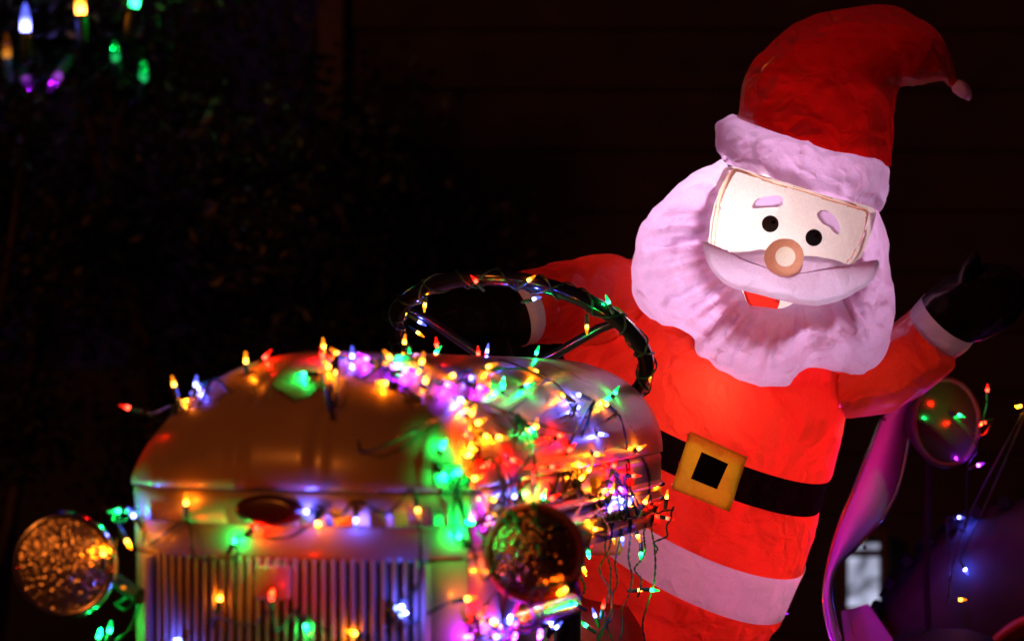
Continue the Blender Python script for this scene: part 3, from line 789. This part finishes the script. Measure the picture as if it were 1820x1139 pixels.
def pillow(name, pts, c, d, thick, m, parent, n=96, rings=22, amp=.010, seed=0., s=10):
    pc = catmull(pts, n, True); V = []
    for side in (1,):
        for i in range(rings + 1):
            ph = i / rings * PI / 2
            for (x, y) in pc:
                q = math.cos(ph)
                V.append(P(c[0] + (x - c[0]) * q, c[1] + (y - c[1]) * q, d - side * thick * math.sin(ph) ** .8 * (1 if side > 0 else .45)))
    F = grid_faces(rings + 1, n, wrap_v=True)
    V = displace(V, F, amp, s, seed)
    return mesh(name, V, F, m, parent)
moustache = pillow('moustache', [(1248, 431), (1268, 438), (1290, 446), (1330, 445), (1368, 445), (1396, 458), (1430, 457), (1480, 461), (1512, 472), (1537, 470), (1560, 463), (1556, 484), (1540, 506), (1500, 530), (1450, 544), (1395, 536), (1350, 524), (1308, 513), (1282, 500), (1260, 472)], (1398, 490), 4.728, .045, M_stache, santa, seed=33., amp=.005)
# nose: peach cuff of cloth round a bright middle
c0 = P(1396, 456, 4.665); axn = Vector((.02, -1, .05)).normalized()
V, F = lathe_geo([(.0345, -.03), (.0350, -.014), (.0335, -.008), (.029, -.004), (.024, -.0025), (.0185, -.002)], c0, axn, 40)
V = displace(V, F, .004, 25, 5.); nose = mesh('nose', V, F, M_peach, santa)
V, F = lathe_geo([(.0187, -.0022), (.012, -.001), (.006, -.0004), (.0003, -.0002)], c0, axn, 32); mesh('nose_middle', V, F, M_face, nose)

def cut(o, poly, shrink=1.0, ymax=5.02):
    """open the cloth behind a sewn-in piece so the inner lamp reaches it (poly in picture pixels)"""
    c = (sum(p[0] for p in poly) / len(poly), sum(p[1] for p in poly) / len(poly))
    q = [(c[0] + (x - c[0]) * shrink, c[1] + (y - c[1]) * shrink) for x, y in poly]
    loc = Vector(); k = o
    while k: loc += k.location; k = k.parent
    bm = bmesh.new(); bm.from_mesh(o.data); bm.normal_update(); dead = []
    for f in bm.faces:
        w_ = f.calc_center_median() + loc
        if w_.y > ymax: continue
        x = w_.x / w_.y * FPX + 910; y = (CAMZ - w_.z) / w_.y * FPX + 569.5; ins = False
        for (x1_, y1_), (x2_, y2_) in zip(q, q[1:] + q[:1]):
            if (y1_ > y) != (y2_ > y) and x < (x2_ - x1_) * (y - y1_) / (y2_ - y1_) + x1_: ins = not ins
        if ins: dead.append(f)
    bmesh.ops.delete(bm, geom=dead, context='FACES'); bm.to_mesh(o.data); bm.free()
bq = [(1226, 766), (1328, 812), (1296, 909), (1193, 868)]
for o in (coat, belt, skirt): cut(o, bq, .93)
cut(coat, [(1035, 500), (1122, 478), (1128, 600), (1040, 592)], 1, 9); cut(coat, [(1488, 632), (1550, 622), (1550, 728), (1492, 722)], 1, 9)
MO = [(1250, 433), (1290, 445), (1330, 444), (1368, 445), (1396, 462), (1430, 458), (1480, 462), (1512, 473), (1556, 466), (1540, 500), (1500, 524), (1450, 538), (1395, 528), (1350, 517), (1310, 508), (1285, 497), (1262, 470)]
EB1 = [(1337, 370), (1339, 361), (1348, 353), (1365, 349), (1384, 348), (1391, 353), (1391, 362), (1384, 368), (1365, 369)]
EB2 = [(1452, 382), (1457, 375), (1467, 374), (1480, 381), (1489, 393), (1493, 408), (1490, 416), (1483, 414), (1474, 404), (1459, 395)]
for e_ in (EB1, EB2, [(1322, 512), (1384, 520), (1382, 548), (1334, 545)]): cut(face, e_, .86)
cut(face, [(x, y) for x, y in edge[::4]] + [(1480, 470), (1460, 560), (1230, 560), (1230, 440)][:0] + [(x, y) for x, y in PIP_OUT[::-4]], 1.0)
for e, x, y in EYES: cut(e, circ(x, y, 3.8)); cut(face, circ(x, y, 6))
cut(face, MO, .88); cut(moustache, circ(1396, 456, 28)); cut(face, circ(1396, 456, 30))
def lamp_in(parent, p, power, r_, col, name='inner_lamp'):
    l = bpy.data.lights.new(name, 'POINT'); l.energy = power; l.shadow_soft_size = r_; l.color = col
    o = bpy.data.objects.new(name, l); C.objects.link(o); o.parent = parent; o.location = inv(parent) @ Vector(p); return o
lamp_in(santa, P(1262, 705, 4.90), .50, .03, (1, .86, .78))
lamp_in(santa, P(1300, 780, 5.10), .55, .05, (1, .86, .78))
lamp_in(santa, P(1290, 970, 5.08), .40, .04, (1, .86, .9))
lamp_in(santa, P(1322, 428, 4.915), 2.7, .045, (.97, .88, 1))
lamp_in(santa, P(1450, 292, 4.93), .12, .05, (1, .8, .85))
lamp_in(santa, P(1110, 555, 5.03), .22, .04, (1, .8, .8)); lamp_in(santa, P(1540, 670, 5.10), .22, .04, (1, .8, .8))  # shoulder lamps added to brighten the sleeves
lamp_in(santa, P(1396, 456, 4.705), .075, .006, (1, .9, .9))  # small lamp added inside the nose to brighten its middle

# ------------------------------------------------------------------ strings of little lights
BVH = BVHTree.FromPolygons(SOL_V, SOL_F)
camo = Vector((0, 0, CAMZ))
def cast(px, py, gap=.012, default=None):
    d = (P(px, py, 1) - camo).normalized()
    h, n_, i, dist = BVH.ray_cast(camo, d)
    if h is None or (default is not None and h.y > default + .35):
        return P(px, py, default or 4.0), Vector((0, -1, 0))
    if n_.dot(d) > 0: n_ = -n_
    return h + n_ * gap, n_
def bulb_mesh(k):
    V, F = lathe_geo([(.0034, .0), (.0040, .004), (.0038, .010), (.0028, .016), (.0015, .0205), (.0002, .0225)], (0, 0, 0), (0, 0, 1), 8)
    me = bpy.data.meshes.new('bulb'); me.from_pydata([tuple(v) for v in V], [], F); me.materials.append(BULBM[k]); return me
BM = {k: bulb_mesh(k) for k in HUES}
BMD = {}
for k in HUES:                      # weaker, half hidden lights
    BULBM[k + 'd'] = bulb_mat(k, .35); BMD[k] = bulb_mesh(k + 'd')
V, F = lathe_geo([(.0002, -.024), (.003, -.024), (.0042, -.018), (.0048, -.006), (.0050, .0), (.0036, .0005), (.0002, .0005)], (0, 0, 0), (0, 0, 1), 10)
SM = bpy.data.meshes.new('light_socket'); SM.from_pydata([tuple(v) for v in V], [], F); SM.shade_smooth(); SM.materials.append(M_socket)
PW = dict(r=.30, o=.10, g=.20, b=.22, p=.24)
LD = {}
def diode(k, scale):
    key = (k, scale)
    if key not in LD:
        l = bpy.data.lights.new('diode', 'POINT'); l.energy = PW[k] * scale; l.shadow_soft_size = .0022
        l.color = HUES[k]; LD[key] = l
    return LD[key]
def light_string(name, label, bulbs, default, cat='string lights', path=True, sag=.02, seed=1, gap=.012, wire_r=.0012, group='strings of coloured lights', power=1.0, order=True, size=.80, dim=False):
    """bulbs: (px, py, colour, angle in the picture or None, depth or None)"""
    rr = random.Random(seed)
    root = None; pts = []
    info = []
    for b in bulbs:
        px, py, k = b[:3]; ang = b[3] if len(b) > 3 else None; dep = b[4] if len(b) > 4 else None
        if dep and dep < 0: p, n_ = cast(px, py, -dep, default)
        elif dep: p = P(px, py, dep); n_ = Vector((0, -1, 0))
        else: p, n_ = cast(px, py, gap, default)
        if ang is None:
            a = rr.uniform(0, 2 * PI); d = Vector((math.cos(a), rr.uniform(-.5, .3), math.sin(a)))
            d = (d + n_ * .8).normalized()
        else:
            d = Vector((math.cos(rad(ang)), rr.uniform(-.25, .25), math.sin(rad(ang)))).normalized()
        info.append((p, d, k))
    c = sum((i[0] for i in info), Vector()) / len(info)
    root = thing(name, label, cat, tuple(c), 0, group)
    for p, d, k in info:
        s = bpy.data.objects.new('light_socket', SM); C.objects.link(s); s.parent = root
        s.rotation_mode = 'QUATERNION'; s.rotation_quaternion = d.to_track_quat('Z', 'Y')
        s.location = p - c - d * .006 * size; s.scale = (size,) * 3
        q = bpy.data.objects.new('bulb', (BMD if dim else BM)[k]); C.objects.link(q); q.parent = s
        l = bpy.data.objects.new('diode', diode(k, power)); C.objects.link(l); l.parent = s; l.location = (0, 0, .006)
        pts.append(p - d * .028)
    # cord visiting the sockets
    if order:
        left = pts[1:]; seq = [pts[0]]
        while left:
            j = min(range(len(left)), key=lambda i: (left[i] - seq[-1]).length * rr.uniform(.7, 1.5)); seq.append(left.pop(j))
    else: seq = pts
    V, F = [], []
    if path is True:
        for ps in range(2):
            if ps:
                seq = seq[::2] + seq[1::2][::-1]
                if not order: break
            ctrl = []
            for a, b in zip(seq, seq[1:]):
                L_ = (b - a).length
                ctrl.append(tuple(a))
                m_ = (a + b) / 2 + Vector((rr.uniform(-.25, .25) * L_, rr.uniform(-.08, .02) * L_, rr.uniform(-.3, .15) * L_ - sag * .5))
                # do not sink into the bodywork
                h, nn, _, _ = BVH.ray_cast(camo, (m_ - camo).normalized())
                if h is not None and (m_ - camo).length > (h - camo).length - .004: m_ = camo + (m_ - camo).normalized() * ((h - camo).length - .006)
                ctrl.append(tuple(m_))
            ctrl.append(tuple(seq[-1]))
            fine = [Vector(p) for p in catmull(ctrl, len(ctrl) * 6)]
            fx = []
            for m_ in fine:
                h, nn, _, _ = BVH.ray_cast(camo, (m_ - camo).normalized())
                if h is not None and (m_ - camo).length > (h - camo).length - .003 and (m_ - camo).length < (h - camo).length + .12:
                    m_ = camo + (m_ - camo).normalized() * ((h - camo).length - .004)
                fx.append(m_)
            # two strands twisted together
            for ph in (0, PI):
                tw = [p + Vector((math.cos(i * 1.1 + ph), 0, math.sin(i * 1.1 + ph))) * wire_r * .9 for i, p in enumerate(fx)]
                tube_geo(tw, wire_r, 5, V=V, F=F)
    elif path:
        for pp in path: 
            for ph in (0, PI):
                tw = [Vector(p) + Vector((math.cos(i * 1.1 + ph), 0, math.sin(i * 1.1 + ph))) * wire_r * .9 for i, p in enumerate(pp)]
                tube_geo(tw, wire_r, 5, V=V, F=F)
    mesh('cord', V, F, M_wire, root)
    return root

# on the front crest of the bonnet
light_string('light_string', 'light string along the left shoulder and front crest of the bonnet', [
 (226, 724, 'r', 165), (309, 682, 'o', 105), (325, 714, 'o', None), (348, 682, 'b', 85), (357, 702, 'b', None), (437, 640, 'o', 92), (475, 645, 'r', 50),
 (540, 676, 'g', 180), (575, 615, 'o', 95, 3.8), (574, 642, 'r', 100), (585, 663, 'o', None), (592, 674, 'o', None), (599, 640, 'o', 140)], 3.66, seed=2, gap=.010)
light_string('light_string', 'dense light string lying on the bonnet top in front of the steering wheel', [
 (625, 645, 'b', 90), (648, 650, 'p', None), (681, 693, 'o', None), (690, 648, 'o', 130), (709, 650, 'g', 0), (719, 607, 'o', 85, 4.1), (728, 630, 'g', 95), (746, 655, 'o', None), (752, 688, 'o', 60),
 (790, 696, 'p', None), (776, 625, 'g', 50, 4.2), (776, 612, 'r', 95, 4.25), (796, 680, 'o', None), (808, 720, 'b', 170), (831, 681, 'b', 110), (857, 692, 'r', 80), (864, 663, 'o', 20), (850, 627, 'r', 92, 4.4), (866, 623, 'b', 80, 4.4),
 (884, 696, 'g', None), (929, 695, 'g', 20), (945, 671, 'o', 150), (954, 626, 'g', 70, 4.42), (720, 672, 'p', None), (700, 664, 'p', None), (845, 700, 'p', None)], 4.2, power=1.15, seed=3)
light_string('light_string', 'light string spilling down the near flank of the bonnet beside the nose', [
 (829, 741, 'o', None), (818, 736, 'o', None), (840, 758, 'o', None), (875, 782, 'o', None), (853, 783, 'o', None), (823, 784, 'r', None), (826, 802, 'o', 90), (822, 814, 'o', None), (808, 841, 'g', 80), (833, 854, 'o', 20),
 (785, 846, 'g', None), (780, 800, 'g', None), (940, 762, 'o', 80), (933, 770, 'g', None), (983, 777, 'r', 30), (863, 887, 'o', 150), (865, 927, 'o', None), (854, 922, 'p', None), (829, 927, 'g', None), (808, 950, 'g', 140), (900, 878, 'b', 90), (850, 830, 'r', None), (900, 820, 'r', None)], 3.7, power=1.15, seed=4)
light_string('light_string', 'light string draped over the rear edge of the bonnet beside the belt', [
 (991, 710, 'o', 150), (1018, 710, 'b', 160), (1017, 730, 'b', 40), (1067, 725, 'o', 140), (1085, 705, 'g', 60), (1057, 775, 'b', None), (1125, 797, 'o', 28), (1049, 808, 'o', None), (1022, 835, 'o', None), (1035, 838, 'o', 60),
 (1022, 846, 'o', None), (1115, 845, 'r', 0), (1065, 879, 'o', None), (1078, 878, 'o', None), (1094, 876, 'p', None), (952, 881, 'g', 70), (969, 884, 'r', None), (1092, 890, 'b', 250), (1106, 893, 'b', 60), (1136, 896, 'o', 60), (1000, 800, 'r', None), (970, 830, 'r', None), (1080, 830, 'r', None)], 4.4, power=1.15, seed=5)
hang = [(1185, 882, 'o', 82, 4.55), (1187, 921, 'r', -12, 4.55), (1053, 928, 'o', 0), (1075, 938, 'o', 270, 4.4), (1053, 960, 'r', 260, 4.4), (1090, 955, 'o', 280, 4.45), (1106, 958, 'b', 275, 4.45), (1134, 953, 'o', 290, 4.5), (1139, 985, 'g', 268, 4.5), (1046, 983, 'g', None, 4.3),
 (1038, 1012, 'o', None, 4.3), (1138, 1048, 'o', 5, 4.5), (1160, 1048, 'g', -5, 4.5), (1021, 1072, 'g', 150, 4.2), (1072, 1076, 'r', 80, 4.4), (1057, 1092, 'b', 110, 4.4), (1040, 1110, 'g', 145, 4.35), (990, 1113, 'b', 45, 4.1), (979, 1108, 'o', 80, 4.1), (1100, 925, 'p', None, 4.4), (1120, 915, 'o', None, 4.5)]
V_paths = []
hr = random.Random(31)
for (xa, ya, xb, yb, d) in ((1100, 700, 1165, 900, 4.6), (1165, 900, 1140, 1180, 4.52), (1075, 930, 1200, 905, 4.5), (1090, 910, 1060, 1180, 4.42), (1080, 905, 1085, 1180, 4.42), (1125, 930, 1100, 1180, 4.46), (1050, 700, 1125, 930, 4.4), (1060, 900, 1020, 1090, 4.3), (1110, 940, 1060, 1190, 4.45), (980, 700, 1040, 880, 4.15), (1150, 930, 1135, 1060, 4.5), (1195, 900, 1160, 985, 4.5)):
    pts = []
    for i in range(9):
        t = i / 8; pts.append(tuple(P(xa + (xb - xa) * t + math.sin(t * 3.1) * hr.uniform(-12, 12) + hr.uniform(-4, 4), ya + (yb - ya) * t, d + hr.uniform(-.01, .01))))
    fx = []
    for q in catmull(pts, 60):
        q = Vector(q); h, nn, _, _ = BVH.ray_cast(camo, (q - camo).normalized())
        if h is not None and (q - camo).length > (h - camo).length - .004: q = camo + (q - camo).normalized() * ((h - camo).length - .006)
        fx.append(q)
    V_paths.append(fx)
light_string('light_string', 'tangled light string hanging off the bonnet corner over the white hem', hang, 4.3, seed=6, path=V_paths)
light_string('light_string', 'light string sagging across the top and front of the bar grille', [
 (250, 914, 'b', 125, -.012), (341, 890, 'o', 90, -.014), (425, 958, 'g', 60, -.012), (465, 937, 'r', 30, -.014), (548, 908, 'b', 180, -.012), (573, 930, 'o', 280, -.02), (635, 925, 'b', 270, -.010), (738, 906, 'o', 280, -.02), (720, 1075, 'b', None), (728, 1087, 'b', None), (641, 1120, 'o', None), (558, 1110, 'g', 290), (483, 1059, 'r', None, 3.42), (405, 1058, 'o', 80), (330, 1134, 'b', None), (815, 1060, 'o', 10)], 3.5, seed=7, order=False, gap=.028, power=.75)
light_string('light_string', 'light string wound round the bracket of the left headlamp', [
 (208, 908, 'g', 185), (226, 908, 'g', None), (204, 973, 'o', None), (185, 981, 'o', None), (212, 1043, 'o', None), (225, 1045, 'o', None), (195, 1118, 'g', 80), (176, 1128, 'g', None)], 3.64, seed=8, order=False, gap=.02)
light_string('light_string', 'light string below and beside the right headlamp, against the engine', [
 (854, 1015, 'o', 180), (892, 1102, 'b', None), (863, 1105, 'o', None), (901, 1109, 'p', None), (930, 1098, 'r', 10), (1000, 1045, 'o', None), (870, 1130, 'b', None), (915, 1130, 'p', None), (960, 1125, 'p', None), (840, 1090, 'r', None), (825, 1130, 'p', None)], 3.66, seed=9)

# wound round the steering wheel rim
def near_rim(px, py):
    best = min(range(720), key=lambda i: (lambda q: ((q.x / q.y * FPX + 910) - px) ** 2 + ((CAMZ - q.z) / q.y * FPX + 569.5 - py) ** 2)(rim_pt(i / 720 * 2 * PI)))
    return best / 720 * 2 * PI
wb = []
for (x, y, k, a) in ((845, 499, 'r', 130), (941, 497, 'o', 35), (1081, 536, 'g', 112), (1043, 582, 'o', 270), (950, 531, 'b', 15), (1155, 668, 'o', 270), (1115, 706, 'o', 90), (755, 543, 'o', 265), (747, 573, 'b', 330), (744, 592, 'o', 325)):
    q = rim_pt(near_rim(x, y)); wb.append((x, y, k, a, q.y - .018))
hel = [rim_pt(rad(-70) + t * rad(320) / 400, .0172 * math.cos(t * .27) + .001 * math.sin(t * 1.3), .0165 * math.sin(t * .27)) for t in range(401)]
hel2 = [rim_pt(rad(-50) + t * rad(270) / 300, .0175 * math.cos(-t * .19 + 1), .0168 * math.sin(-t * .19 + 1)) for t in range(301)]
light_string('light_string', 'light string wound round the black rim of the steering wheel', wb, 4.5, seed=10, path=[hel, hel2], power=.8, wire_r=.0012)

# behind on the right and in the shrub at the upper left
light_string('light_string', 'light string hanging over the old tyre behind the pink fender', [
 (1755, 692, 'r', 90, 5.5), (1748, 752, 'r', None, 5.55), (1706, 738, 'g', 340, 5.50), (1740, 826, 'p', 20, 5.60), (1716, 936, 'b', 355), (1708, 1065, 'o', 0, 5.66), (1812, 722, 'o', None, 5.7), (1716, 1010, 'b', 300)], 5.6, seed=11, order=False, gap=.03, power=2)
light_string('light_string', 'added unseen light string behind the right hip of the santa, lighting the fender pink', [
 (1412, 1020, 'p', 0, 5.18), (1426, 950, 'o', 20, 5.18), (1440, 880, 'p', 0, 5.19), (1452, 810, 'r', 0, 5.2), (1470, 748, 'r', 0, 5.24), (1434, 915, 'r', 0, 5.19), (1390, 1090, 'p', 0, 5.18)], 5.2, seed=14, order=False, power=12)  # overbright bulbs added out of view to light the fender pink
light_string('light_string', 'blurred light string caught in the tall shrub at the upper left', [
 (45, 44, 'b', 90, 7.7), (143, 14, 'o', 95, 7.7), (240, 2, 'g', 80, 7.7)], 7.7, seed=12, order=False, power=5, size=4.0)
light_string('light_string', 'faint lower light string half hidden among the upper left leaves', [
 (12, 92, 'o', 90, 7.9), (100, 141, 'p', None, 7.9), (48, 146, 'p', None, 8.0), (205, 97, 'g', None, 8.0), (255, 133, 'g', None, 8.1)], 7.9, seed=13, order=False, power=.15, size=3.6, dim=True)
